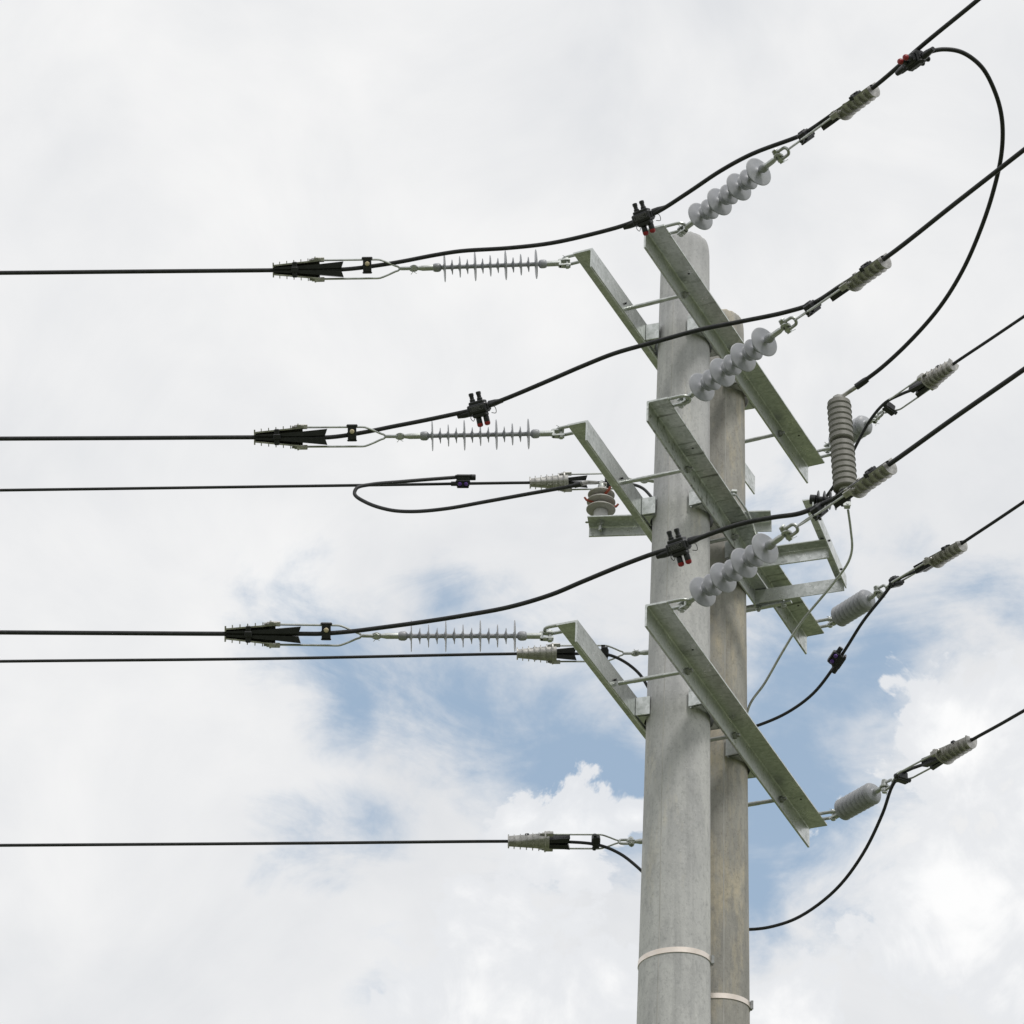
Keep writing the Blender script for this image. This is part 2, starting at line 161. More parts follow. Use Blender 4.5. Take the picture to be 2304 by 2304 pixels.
# ------------------------------------------------------------------ helpers
def _mesh(name, vs, fs, mat, smooth_angle=35):
    m = bpy.data.meshes.new(name); m.from_pydata([tuple(v) for v in vs], [], fs)
    bm = bmesh.new(); bm.from_mesh(m); bmesh.ops.recalc_face_normals(bm, faces=bm.faces); bm.to_mesh(m); bm.free()
    m.materials.append(mat); m.shade_smooth(); m.set_sharp_from_angle(angle=R(smooth_angle)); return m
class MB:
    """collects simple shapes, then links them as one mesh object"""
    def __init__(s): s.v = []; s.f = []
    def add(s, vs, fs):
        k = len(s.v); s.v += [V(v) for v in vs]; s.f += [[i + k for i in f] for f in fs]; return s
    def box(s, x0, x1, y0, y1, z0, z1, ch=0.):
        if ch <= 0:
            vs = [(x, y, z) for x in (x0, x1) for y in (y0, y1) for z in (z0, z1)]
            return s.add(vs, [(0, 1, 3, 2), (4, 6, 7, 5), (0, 4, 5, 1), (2, 3, 7, 6), (0, 2, 6, 4), (1, 5, 7, 3)])
        vs = []; c = ch
        for x in (x0, x1):
            for y in (y0, y1):
                for z in (z0, z1):
                    sx, sy, sz = (1 if x == x0 else -1), (1 if y == y0 else -1), (1 if z == z0 else -1)
                    vs += [(x, y + sy * c, z + sz * c), (x + sx * c, y, z + sz * c), (x + sx * c, y + sy * c, z)]
        bm = bmesh.new()
        for v in vs: bm.verts.new(v)
        bmesh.ops.convex_hull(bm, input=bm.verts); bm.verts.index_update()
        out = ([v.co.copy() for v in bm.verts], [[v.index for v in f.verts] for f in bm.faces]); bm.free()
        return s.add(*out)
    def rings(s, rs, closed=False, caps=True):
        """rs: list of rings (equal number of points each)"""
        n = len(rs[0]); k = len(s.v); s.v += [V(p) for r in rs for p in r]
        m = len(rs)
        for i in range(m if closed else m - 1):
            for j in range(n):
                a, b = i * n + j, i * n + (j + 1) % n; c, d = ((i + 1) % m) * n + (j + 1) % n, ((i + 1) % m) * n + j
                s.f.append([k + a, k + b, k + c, k + d])
        if caps and not closed:
            s.f.append([k + j for j in range(n)][::-1]); s.f.append([k + (m - 1) * n + j for j in range(n)])
        return s
    def tube(s, pts, r, n=8, closed=False):
        pts = [V(p) for p in pts]; m = len(pts); rs = []; prev = None
        for i, p in enumerate(pts):
            if closed: t = pts[(i + 1) % m] - pts[i - 1]
            else: t = pts[min(i + 1, m - 1)] - pts[max(i - 1, 0)]
            t.normalize()
            if prev is None:
                x = t.orthogonal().normalized()
            else:
                x = (prev - t * prev.dot(t)).normalized()
            prev = x; y = t.cross(x); rr = r[i] if isinstance(r, (list, tuple)) else r
            rs.append([p + (x * math.cos(q) + y * math.sin(q)) * rr for q in [2 * math.pi * j / n for j in range(n)]])
        return s.rings(rs, closed)
    def lathe(s, prof, n=24, o=(0, 0, 0), ax='Z', tw=0.):
        """prof: (radius, height) pairs along an axis"""
        o = V(o); rs = []
        for r, h in prof:
            ring = []
            for j in range(n):
                q = 2 * math.pi * j / n + tw; a, b = r * math.cos(q), r * math.sin(q)
                ring.append(o + (V((a, b, h)) if ax == 'Z' else V((h, a, b)) if ax == 'X' else V((b, h, a))))
            rs.append(ring)
        return s.rings(rs)
    def prism(s, poly, h0, h1, ax='Z'):
        rs = []
        for h in (h0, h1):
            rs.append([V((p[0], p[1], h)) if ax == 'Z' else V((h, p[0], p[1])) if ax == 'X' else V((p[0], h, p[1])) for p in poly])
        return s.rings(rs)
    def hexnut(s, o, ax, r=.013, h=.011, stud=.010, rs=.007):
        s.lathe([(r, 0), (r, h * .85), (r * .9, h)], 6, o, ax)
        return s.lathe([(rs, h * .5), (rs, h + stud), (rs * .8, h + stud + .002)], 10, o, ax)
    def mesh(s, name, mat, ang=35): return _mesh(name, s.v, s.f, mat, ang)
    def build(s, name, mat, parent=None, ang=35): return put(name, s.mesh(name, mat, ang), parent)
def put(name, mesh, parent=None, M=None):
    ob = bpy.data.objects.new(name, mesh); sc.collection.objects.link(ob)
    if parent is not None: ob.parent = parent
    if M is not None: ob.matrix_local = M
    return ob
def tag(ob, label=None, cat=None, group=None, kind=None):
    for k, v in (('label', label), ('category', cat), ('group', group), ('kind', kind)):
        if v: ob[k] = v
    return ob
def thing(name, label, cat, M, group=None):
    ob = bpy.data.objects.new(name, None); sc.collection.objects.link(ob); ob.empty_display_size = .05
    ob.matrix_world = M; return tag(ob, label, cat, group)
def dup(root, M, label):
    """a copy of a thing with copies of its parts and their sub-parts"""
    r = root.copy(); sc.collection.objects.link(r); r.matrix_world = M; r['label'] = label
    for ch in root.children:
        c = ch.copy(); sc.collection.objects.link(c); c.parent = r
        for g in ch.children:
            d = g.copy(); sc.collection.objects.link(d); d.parent = c
    return r
def frame(o, x, y, scale=1.):
    """matrix with origin o, local X along x, local Y as near y as can be"""
    x = V(x).normalized(); y = V(y); y = (y - x * y.dot(x)).normalized(); z = x.cross(y)
    return Matrix(((x.x, y.x, z.x, o[0]), (x.y, y.y, z.y, o[1]), (x.z, y.z, z.z, o[2]), (0, 0, 0, 1))) @ Matrix.Scale(scale, 4)
def frame_xz(o, x, z):
    x = V(x).normalized(); z = V(z); z = (z - x * z.dot(x)).normalized(); return frame(o, x, z.cross(x))
def spline(pts, per=8):
    """centripetal curve through points; long spans get no more samples than they need"""
    p = [V(q) for q in pts]; p = [p[0] * 2 - p[1]] + p + [p[-1] * 2 - p[-2]]; out = []
    for i in range(1, len(p) - 2):
        P0, P1, P2, P3 = p[i - 1:i + 3]
        t0 = 0; t1 = t0 + max((P1 - P0).length, 1e-5) ** .5; t2 = t1 + max((P2 - P1).length, 1e-5) ** .5; t3 = t2 + max((P3 - P2).length, 1e-5) ** .5
        for j in range(per):
            t = t1 + (t2 - t1) * j / per
            A1 = P0 * ((t1 - t) / (t1 - t0)) + P1 * ((t - t0) / (t1 - t0)); A2 = P1 * ((t2 - t) / (t2 - t1)) + P2 * ((t - t1) / (t2 - t1)); A3 = P2 * ((t3 - t) / (t3 - t2)) + P3 * ((t - t2) / (t3 - t2))
            B1 = A1 * ((t2 - t) / (t2 - t0)) + A2 * ((t - t0) / (t2 - t0)); B2 = A2 * ((t3 - t) / (t3 - t1)) + A3 * ((t - t1) / (t3 - t1))
            out.append(B1 * ((t2 - t) / (t2 - t1)) + B2 * ((t - t1) / (t2 - t1)))
    out.append(p[-2]); return out

# ------------------------------------------------------------------ materials
def mat(name, col, rough=.5, metal=0., var=None, scale=20., bump=0., spec=.5, stretch=(1, 1, 1), rvar=0.):
    m = bpy.data.materials.new(name); m.use_nodes = True; t = m.node_tree; b = t.nodes['Principled BSDF']
    b.inputs['Roughness'].default_value = rough; b.inputs['Metallic'].default_value = metal; b.inputs['Specular IOR Level'].default_value = spec
    b.inputs['Base Color'].default_value = (*col, 1)
    if var or bump or rvar:
        tc = t.nodes.new('ShaderNodeTexCoord'); mp = t.nodes.new('ShaderNodeMapping'); mp.inputs['Scale'].default_value = stretch
        t.links.new(tc.outputs['Object'], mp.inputs[0])
        n = t.nodes.new('ShaderNodeTexNoise'); n.inputs['Scale'].default_value = scale; n.inputs['Detail'].default_value = 7; n.inputs['Roughness'].default_value = .6
        t.links.new(mp.outputs[0], n.inputs['Vector'])
        if var:
            cr = t.nodes.new('ShaderNodeValToRGB'); cr.color_ramp.elements[0].position = .35; cr.color_ramp.elements[1].position = .65
            cr.color_ramp.elements[0].color = (*col, 1); cr.color_ramp.elements[1].color = (*var, 1)
            t.links.new(n.outputs['Fac'], cr.inputs[0]); t.links.new(cr.outputs[0], b.inputs['Base Color'])
        if rvar:
            mr = t.nodes.new('ShaderNodeMapRange'); mr.inputs[1].default_value = .3; mr.inputs[2].default_value = .7; mr.inputs[3].default_value = rough - rvar; mr.inputs[4].default_value = rough + rvar
            t.links.new(n.outputs['Fac'], mr.inputs[0]); t.links.new(mr.outputs[0], b.inputs['Roughness'])
        if bump:
            bp = t.nodes.new('ShaderNodeBump'); bp.inputs['Strength'].default_value = bump; bp.inputs['Distance'].default_value = .002
            t.links.new(n.outputs['Fac'], bp.inputs['Height']); t.links.new(bp.outputs[0], b.inputs['Normal'])
    return m
def concrete(name, base, dark, stain, amount, seed):
    """spun concrete: fine speckle, long run-off streaks and tan patches"""
    m = bpy.data.materials.new(name); m.use_nodes = True; t = m.node_tree; b = t.nodes['Principled BSDF']; b.inputs['Roughness'].default_value = .85; b.inputs['Specular IOR Level'].default_value = .25
    L = t.links.new; tc = t.nodes.new('ShaderNodeTexCoord')
    def nz(scale, st, det=6, rg=.6, off=0.):
        mp = t.nodes.new('ShaderNodeMapping'); mp.inputs['Scale'].default_value = st; mp.inputs['Location'].default_value = (seed + off, seed * 2.3, seed * .7); L(tc.outputs['Object'], mp.inputs[0])
        n = t.nodes.new('ShaderNodeTexNoise'); n.inputs['Scale'].default_value = scale; n.inputs['Detail'].default_value = det; n.inputs['Roughness'].default_value = rg; L(mp.outputs[0], n.inputs['Vector']); return n.outputs['Fac']
    def ramp(v, a, b_, c0=0., c1=1.):
        r = t.nodes.new('ShaderNodeMapRange'); L(v, r.inputs[0])
        for i, x in zip((1, 2, 3, 4), (a, b_, c0, c1)): r.inputs[i].default_value = x
        return r.outputs[0]
    def mix(f, a, b_, mode='MIX'):
        x = t.nodes.new('ShaderNodeMix'); x.data_type = 'RGBA'; x.blend_type = mode
        L(f, x.inputs[0]) if not isinstance(f, float) else setattr(x.inputs[0], 'default_value', f)
        for v, i in ((a, 6), (b_, 7)):
            if isinstance(v, tuple): x.inputs[i].default_value = (*v, 1)
            else: L(v, x.inputs[i])
        return x.outputs[2]
    c = mix(ramp(nz(5, (1, 1, .25), 7, .62), .34, .66), dark, base)
    c = mix(ramp(nz(7, (1.3, 1.3, .30), 9, .72, 9.), .50 - amount, .64 - amount * .5, 0, .85), c, stain)
    c = mix(ramp(nz(16, (1, 1, .45), 7, .68, 2.), .46, .68, 0, .55), c, tuple(q * .80 for q in dark))
    c = mix(ramp(nz(26, (1, 1, .03), 5), .52, .70, 0, .42), c, tuple(q * .66 for q in dark))
    c = mix(ramp(nz(52, (1, 1, .7), 5, .7, 3.), .52, .70, 0, .45), c, tuple(q * .62 for q in dark))
    c = mix(ramp(nz(110, (1, 1, .8), 3, .6, 5.), .57, .70, 0, .38), c, tuple(q * .55 for q in dark))
    c = mix(ramp(nz(150, (1, 1, 1), 2, .5, 7.), .60, .72, 0, .22), c, tuple(min(1, q * 1.25) for q in base))
    L(c, b.inputs['Base Color'])
    bp = t.nodes.new('ShaderNodeBump'); bp.inputs['Strength'].default_value = .35; bp.inputs['Distance'].default_value = .003; L(nz(150, (1, 1, .6), 4), bp.inputs['Height']); L(bp.outputs[0], b.inputs['Normal'])
    return m
def galvanised(name, lite, dark, tint, rough, stain=.45, edge=.58):
    """hot-dip zinc: spangle cells, cloudy oxide and thin run-off stains"""
    m = bpy.data.materials.new(name); m.use_nodes = True; t = m.node_tree; b = t.nodes['Principled BSDF']; L = t.links.new
    b.inputs['Metallic'].default_value = .92
    tc = t.nodes.new('ShaderNodeTexCoord')
    vo = t.nodes.new('ShaderNodeTexVoronoi'); vo.inputs['Scale'].default_value = 95; L(tc.outputs['Object'], vo.inputs['Vector'])
    sx = t.nodes.new('ShaderNodeSeparateColor'); L(vo.outputs['Color'], sx.inputs[0])
    n = t.nodes.new('ShaderNodeTexNoise'); n.inputs['Scale'].default_value = 11; n.inputs['Detail'].default_value = 8; n.inputs['Roughness'].default_value = .62; L(tc.outputs['Object'], n.inputs['Vector'])
    a = t.nodes.new('ShaderNodeMath'); a.operation = 'MULTIPLY_ADD'; L(sx.outputs[0], a.inputs[0]); a.inputs[1].default_value = .28; L(n.outputs['Fac'], a.inputs[2])
    cr = t.nodes.new('ShaderNodeValToRGB'); cr.color_ramp.elements[0].position = .38; cr.color_ramp.elements[1].position = .86
    cr.color_ramp.elements[0].color = (*dark, 1); cr.color_ramp.elements[1].color = (*lite, 1); L(a.outputs[0], cr.inputs[0])
    mp = t.nodes.new('ShaderNodeMapping'); mp.inputs['Scale'].default_value = (2.2, 26, 26); L(tc.outputs['Object'], mp.inputs[0])
    n2 = t.nodes.new('ShaderNodeTexNoise'); n2.inputs['Scale'].default_value = 1.6; n2.inputs['Detail'].default_value = 5; L(mp.outputs[0], n2.inputs['Vector'])
    mr = t.nodes.new('ShaderNodeMapRange'); L(n2.outputs['Fac'], mr.inputs[0])
    for i, x in zip((1, 2, 3, 4), (edge, edge + .12, 0, stain)): mr.inputs[i].default_value = x
    mx = t.nodes.new('ShaderNodeMix'); mx.data_type = 'RGBA'; L(mr.outputs[0], mx.inputs[0]); L(cr.outputs[0], mx.inputs[6]); mx.inputs[7].default_value = (*tint, 1)
    L(mx.outputs[2], b.inputs['Base Color'])
    rr = t.nodes.new('ShaderNodeMapRange'); L(a.outputs[0], rr.inputs[0])
    for i, x in zip((1, 2, 3, 4), (.35, .9, rough + .1, rough - .06)): rr.inputs[i].default_value = x
    L(rr.outputs[0], b.inputs['Roughness']); return m
ZINC = galvanised('galvanised steel', (.66, .68, .66), (.43, .455, .43), (.21, .225, .19), .31)
ZSTAIN = galvanised('stained galvanised steel', (.64, .66, .63), (.40, .43, .40), (.12, .125, .10), .33, .75, .545)
ZHOT = galvanised('galvanised fittings', (.60, .62, .60), (.42, .44, .42), (.24, .24, .22), .42)
ZNUT = galvanised('dull bolt steel', (.36, .37, .36), (.22, .23, .22), (.14, .13, .11), .45)
ALU = mat('cast aluminium', (.30, .297, .28), .40, .8, (.56, .55, .525), 34, .3, rvar=.1)
CON1 = concrete('grey spun concrete', (.60, .60, .585), (.435, .437, .445), (.60, .575, .51), -.08, 1.)
CON2 = concrete('tan stained concrete', (.44, .425, .39), (.295, .288, .27), (.55, .485, .365), -.01, 4.)
BLACK = mat('black cable sheath', (.019, .020, .022), .52, 0, (.040, .041, .044), 60, .25, .3, (1, 1, 1), .1)
PLAS = mat('black plastic', (.012, .013, .016), .38, 0, (.022, .023, .026), 60, .1)
RED = mat('red plastic cap', (.30, .018, .023), .45)
PURP = mat('purple plastic knob', (.10, .045, .24), .4)
CREAM = mat('cream plastic knob', (.62, .53, .36), .45)
SIL = mat('grey silicone rubber', (.325, .335, .365), .40, 0, (.40, .41, .435), 26, .08, .5, (1, 1, 1), .08)
PORC = mat('taupe grey polymer housing', (.190, .185, .168), .55, 0, (.225, .22, .20), 14, .05, .4)
PALE = mat("pale grey polymer", (.44, .44, .43), .45, 0, (.51, .51, .50), 16)
BAND = mat('stainless strap', (.74, .66, .58), .34, .75, (.82, .75, .68), 30)
WARM = mat('warm grey polymer shed', (.36, .345, .32), .5, 0, (.43, .415, .385), 16)
PRINT = mat('grey print', (.20, .20, .20), .6)
SEAM = mat('cement seam', (.36, .355, .34), .9, 0, (.50, .49, .47), 14)
ORANGE = mat('red brown plastic clip', (.36, .07, .035), .5)

# ------------------------------------------------------------------ ground (outside the picture, lights the undersides)
def ground_mesh():
    mb = MB(); n = 64; rs = []
    for r in (0.01, 20, 60, 160, 400, 1200, 4000):
        rs.append([V((r * math.cos(2 * math.pi * j / n), r * math.sin(2 * math.pi * j / n), 0)) for j in range(n)])
    mb.rings(rs, caps=False); return mb
GRASS = mat('dry grass and dirt', (.080, .104, .048), .95, 0, (.15, .160, .098), .35, 0, .2)
tag(ground_mesh().build('ground', GRASS), kind='structure')

# ------------------------------------------------------------------ the two poles; local frame of the line: X outward to the viewer, Y along the arms, Z up
ARM_AZ = R(25.44); A = V((math.sin(ARM_AZ), math.cos(ARM_AZ), 0)); O = V((A.y, -A.x, 0)); P0 = V(P['O'])
def wl(y, x, z): return P0 + A * y + O * x + V((0, 0, z))
def rad(z): return .0940 + .0091 * (9.52 - z)
SP = .375
def pole(y, label, m, seams, seed, bandrot, TOPZ):
    rnd = random.Random(seed); base = wl(y, 0, 0)
    t = thing('utility_pole', label, 'utility pole', Matrix.Translation(base), 'twin concrete poles')
    n = 72; rs = []
    for z in [0, 2, 4, 5] + [5.5 + .25 * i for i in range(16)]:
        rs.append([V((rad(z) * math.cos(2 * math.pi * j / n), rad(z) * math.sin(2 * math.pi * j / n), z)) for j in range(n)])
    chip = [sum(rnd.uniform(.4, 1) * math.sin(k * 2 * math.pi * j / n + rnd.random() * 0 + k * seed) for k in (2, 3, 5, 7, 11)) * .25 + rnd.uniform(-.5, .5) for j in range(n)]
    for dz, ins in ((-.070, 0), (-.045, .001), (-.028, .003), (-.016, .006), (-.007, .011), (-.001, .019), (0, .032), (.001, .060)):
        ring = []
        for j in range(n):
            q = 2 * math.pi * j / n; w = min(1, ins / .02); r_ = rad(TOPZ) - ins - max(0, chip[j]) * .015 * w
            ring.append(V((r_ * math.cos(q), r_ * math.sin(q), TOPZ + dz - max(0, -chip[j]) * .017 * w + rnd.uniform(-.0015, .0015) * w)))
        rs.append(ring)
    MB().rings(rs).build('shaft', m, t, 50)
    for k, (q, w) in enumerate(seams):                       # mould joint lines, slightly proud
        mb = MB(); rs = []
        for i in range(33):
            z = i * (TOPZ - .075) / 32; rr = rad(z); qq = q + .012 * math.sin(z * 5 + k)
            rs.append([V(((rr + e) * math.cos(qq + s), (rr + e) * math.sin(qq + s), z)) for e, s in ((-.002, -w / .1), (.0006, -w * .3 / .1), (.0006, w * .3 / .1), (-.002, w / .1))])
        mb.rings(rs); mb.build('mould_seam', SEAM, t)
    z0 = 6.515; mb = MB(); rs = []
    for i in range(64):
        q = 2 * math.pi * i / 64; rr = rad(z0) + .0006; zz = z0 + .010 * math.cos(q - bandrot)
        rs.append([V((r_ * math.cos(q), r_ * math.sin(q), zz + h)) for r_, h in ((rr, -.0095), (rr + .0022, -.0095), (rr + .0018, .0095), (rr, .0095))])
    bd = mb.rings(rs, closed=True).build('steel_band', BAND, t)
    q = math.atan2(-.18, .98); e = V((math.cos(q), math.sin(q), 0)); s_ = V((-e.y, e.x, 0)); zz = z0 + .010 * math.cos(q - bandrot)
    bk = MB().box(-.004, .009, -.010, .012, -.013, .013, .002)
    bk.box(.004, .014, -.012, -.006, -.016, .016, .001)
    M = Matrix(((e.x, s_.x, 0, e.x * rad(z0)), (e.y, s_.y, 0, e.y * rad(z0)), (0, 0, 1, zz), (0, 0, 0, 1)))
    put('buckle', bk.mesh('buckle', ZNUT), bd, M); return t
pole(0, 'nearer grey concrete pole on the left, with a pale steel band low on it', CON1, ((R(-120), .003), (R(20), .004)), 3, R(30), 9.588)
pole(SP, 'farther tan stained concrete pole half hidden behind the grey one', CON2, ((R(-80), .003),), 8, R(40), 9.478)

# ------------------------------------------------------------------ crossarms: steel angles clamped in pairs on either side of the poles
ARMZ = (9.155, 8.365, 7.522); ARMK = (.110, .119, .126); DAZ = (R(1.2), R(-.47), R(-.73))
AL, AR = -.635, 1.02; FL, VH, TH = .078, .079, .007
def angle_poly(fl, vh, th, rr=.006):
    """L section: flange along +x at the top (underside at z=0), web hanging down at x=0"""
    f = [(th + rr * (1 - math.cos(q)), -rr * (1 - math.sin(q))) for q in [math.pi / 2 * i / 3 for i in range(4)]]
    return [(0, th), (0, -vh), (th - .0015, -vh), (th, -vh + .0015)] + f + [(fl - .0015, 0), (fl, .0015), (fl, th)]
def angle_bar(poly, y0, y1, mirror=False):
    pl = [(-x if mirror else x, z) for x, z in poly]
    return MB().prism(pl, y0, y1, 'Y')
def saddle(y, mirror, depth):
    """V seat between web and pole: back strip with two slanted ears and a rib"""
    s = -1 if mirror else 1; mb = MB()
    def plate(x0, y0, x1, y1, z0, z1, th=.006):
        d = V((x1 - x0, y1 - y0, 0)).normalized(); n = V((-d.y, d.x, 0)) * th
        poly = [(x0 * s, y + y0), (x1 * s, y + y1), (x1 * s + n.x * s, y + y1 + n.y), (x0 * s + n.x * s, y + y0 + n.y)]
        mb.prism(poly, z0, z1)
    plate(-.001, -.096, -depth, -.091, -.074, -.003); plate(-.001, .090, -depth, .085, -.074, -.003)
    mb.prism([(-.0005 * s, y - .089), (-.0065 * s, y - .089), (-.0065 * s, y - .012), (-.0005 * s, y - .012)], -.070, -.007)
    mb.prism([(-.0005 * s, y + .012), (-.0065 * s, y + .012), (-.0065 * s, y + .089), (-.0005 * s, y + .089)], -.070, -.007)
    for z in (-.074, -.010):
        mb.prism([(-.0066 * s, y - .089), (-depth * s, y - .084), (-depth * .45 * s, y - .062), (-.0066 * s, y - .035)], z, z + .006)
        mb.prism([(-.0066 * s, y + .089), (-depth * s, y + .084), (-depth * .45 * s, y + .062), (-.0066 * s, y + .035)], z, z + .006)
    return mb
def u_bolt(y, s):
    """D shaped bow through the flange; legs 40 mm apart along the arm"""
    z = .020; pts = [(s * .045, y - .022, z)] + [(s * (FL + .005), y - .022, z)]
    for i in range(9):
        q = -math.pi / 2 + math.pi * i / 8; pts.append((s * (FL + .040 + .024 * math.cos(q)), y + .022 * math.sin(q), z))
    pts += [(s * (FL + .005), y + .022, z), (s * .045, y + .022, z)]
    mb = MB().tube(pts, .0062, 10)
    mb.box(min(s * .040, s * (FL - .004)), max(s * .040, s * (FL - .004)), y - .033, y + .033, TH + .0005, TH + .0075, .001)
    return mb
def arm_matrix(i, front):
    c0 = wl(SP / 2, (ARMK[i] if front else -ARMK[i]), ARMZ[i]); q = DAZ[i]
    x = O * math.cos(q) - A * math.sin(q); return frame(c0, x, A)
def stretch_bar(arm, y0, y1, d0, d1):
    """these bars were cut a little longer: move the ends and the bows in them, leave the seats at the poles"""
    for ch in arm.children:
        if ch.name.startswith('angle_bar'):
            k = (y1 + d1 - y0 - d0) / (y1 - y0); ch.scale.y = k; ch.location.y = y0 + d0 - y0 * k
    ub = [ch for ch in arm.children if ch.name.startswith('u_bolt')]
    ub[0].location.y += d0; ub[1].location.y += d1
NUT_Y = (-.275 - SP / 2, .20 - SP / 2, .70 - SP / 2)
front_labels = ('topmost front crossarm, galvanised angle over the tops of both poles', 'middle front crossarm, streaked galvanised angle behind the side bracket', 'lowest front crossarm, greenish galvanised angle across bare pole')
rear_labels = ('topmost rear crossarm, galvanised angle sticking out left near the pole top', 'middle rear crossarm, galvanised angle left of pole above the post insulator', 'lowest rear crossarm, galvanised angle left of pole over the blue sky')
arms = {}
for front in (True, False):
    s = 1 if front else -1; lab = front_labels if front else rear_labels
    y0, y1 = (AL if front else -.600) - SP / 2, AR - SP / 2
    t = thing('front_crossarm' if front else 'rear_crossarm', lab[0], 'crossarm', arm_matrix(0, front), 'crossarms facing the viewer' if front else 'crossarms behind the poles')
    angle_bar(angle_poly(FL, VH, TH), y0, y1, not front).build('angle_bar', ZINC, t, 30)
    for k in (0, 1): saddle((k - .5) * SP, not front, .052).build('pole_saddle', ZINC, t)
    for y in (y0 + .052, y1 - .042): u_bolt(y, s).build('u_bolt', ZHOT, t)
    for y in NUT_Y:
        mb = MB()
        if front:
            mb.hexnut((TH, y, -.044), 'X'); nt_ = mb.build('nut', ZNUT, t)
            MB().lathe([(.0075, -.245), (.0075, -.19), (.0082, -.188), (.0082, -.075), (.0075, -.073), (.0075, .004)], 12, (0, y, -.044), 'X').build('tie_rod', ZHOT, t)
        else:
            mb.lathe([(.013, 0), (.013, -.009), (.012, -.011)], 6, (-TH, y, -.044), 'X').build('nut', ZNUT, t)
    for y in (y0 + .30, y1 - .22):
        hm = MB().lathe([(.0045, -.0006), (.0045, TH + .0006)], 10, (0, y, -.04), 'X') if not front else MB().lathe([(.0045, -.0006), (.0045, .0006)], 10, (.052, y, 0), 'Z')
        hm.build('bolt_hole', PLAS, t)
    arms[front] = t
    for i in (1, 2):
        if front:
            c_ = dup(t, arm_matrix(i, True), lab[i])
            stretch_bar(c_, y0, y1, -.018, .008)
            if i == 1:
                sl = [b for b in c_.children if b.name.startswith('angle_bar')][0].material_slots[0]; sl.link = 'OBJECT'; sl.material = ZSTAIN
        else: stretch_bar(dup(t, arm_matrix(i, False), lab[i]), y0, y1, (-.020, -.042)[i - 1], 0)

# ------------------------------------------------------------------ insulators
def shed_mesh(r, rc=.0085, th=.006):
    return MB().lathe([(rc * .6, -.004), (rc + .001, -.004), (rc + .004, -.0022), (rc + .008, -.0019), (r - .006, -.0013), (r - .0012, -.0011), (r, -.0004), (r, .0005), (r - .0012, .0012), (r - .006, .0014), (rc + .014, .0021), (rc + .009, .0026), (rc + .003, .0055), (rc * .6, .0075)], 40).mesh('shed', SIL, 50)
SHED = {k: shed_mesh(r) for k, r in (('big', .0550), ('mid', .0400), ('small', .0285))}
def eye(mb, z, s):
    """tongue with an eye at z, neck running in direction s"""
    ring = [(.0 + .0125 * math.cos(q), 0, z + .0125 * math.sin(q)) for q in [2 * math.pi * i / 16 for i in range(16)]]
    mb.tube(ring, .0062, 8, closed=True)
    mb.lathe([(.0068, z + s * .012), (.0085, z + s * .024), (.0105, z + s * .034), (.0105, z + s * .085), (.0092, z + s * .09)], 16); return mb
def bolt_y(mb, z, r=.006, h=.017, x=0.):
    mb.lathe([(r, -h), (r, h)], 10, (x, 0, z), 'Y')
    mb.lathe([(r * 1.75, h - .006), (r * 1.75, h + .002), (r * 1.5, h + .004)], 6, (x, 0, z), 'Y')
    mb.lathe([(r * 1.75, -h + .006), (r * 1.75, -h - .002), (r * 1.5, -h - .004)], 6, (x, 0, z), 'Y'); return mb
def clevis(mb, z, s):
    """fork with two cheeks and a pin, neck running in direction s"""
    for y in (-1, 1):
        mb.prism([(-.011, z - s * .012), (.011, z - s * .012), (.012, z + s * .006), (.009, z + s * .030), (-.009, z + s * .030), (-.012, z + s * .006)], y * .0085, y * .0145, 'Y')
    bolt_y(mb, z); mb.box(-.009, .009, -.0145, .0145, min(z + s * .022, z + s * .034), max(z + s * .022, z + s * .034), .002)
    mb.lathe([(.0105, z + s * .03), (.0105, z + s * .085), (.0092, z + s * .09)], 16)
    mb.tube([(.004, .018, z), (.012, .022, z + s * .008), (.020, .021, z + s * .016)], .0012, 5); mb.tube([(.004, .018, z), (-.008, .024, z - s * .004), (-.016, .022, z - s * .002)], .0012, 5); return mb
LL, LS = .583, .297
def long_insulator(M, label):
    t = thing('tension_insulator', label, 'insulator', M, 'long shedded insulators')
    clevis(MB(), 0, 1).build('end_fitting', ZHOT, t); eye(MB(), LL, -1).build('end_fitting', ZHOT, t)
    mb = MB().lathe([(.0105, .078), (.0145, .080), (.0165, .088), (.0165, .100), (.0135, .106), (.0078, .110), (.0078, .478), (.0135, .482), (.0165, .488), (.0165, .500), (.0145, .508), (.0105, .510)], 24)
    mb.build('core_rod', SIL, t, 50)
    pat = ['big', 'small', 'mid', 'small'] * 4
    for i in range(13): put('shed', SHED[pat[i]], t, Matrix.Translation((0, 0, .118 + .0290 * i)))
    return t
SHORT_SHED = MB().lathe([(.026, -.0120), (.033, -.0116), (.040, -.0065), (.0425, -.004), (.0425, -.001), (.0405, .0022), (.0365, .0080), (.033, .0119)], 36).mesh('shed', SIL, 50)
def short_insulator(M, label):
    t = thing('short_insulator', label, 'insulator', M, 'short shedded insulators')
    clevis(MB(), 0, 1).build('end_fitting', ZHOT, t); eye(MB(), LS, -1).build('end_fitting', ZHOT, t)
    MB().lathe([(.0105, .050), (.0185, .054), (.0185, .236), (.0105, .242)], 24).build('core_rod', SIL, t, 50)
    for i in range(8): put('shed', SHORT_SHED, t, Matrix.Translation((0, 0, .062 + .0235 * i)))
    return t
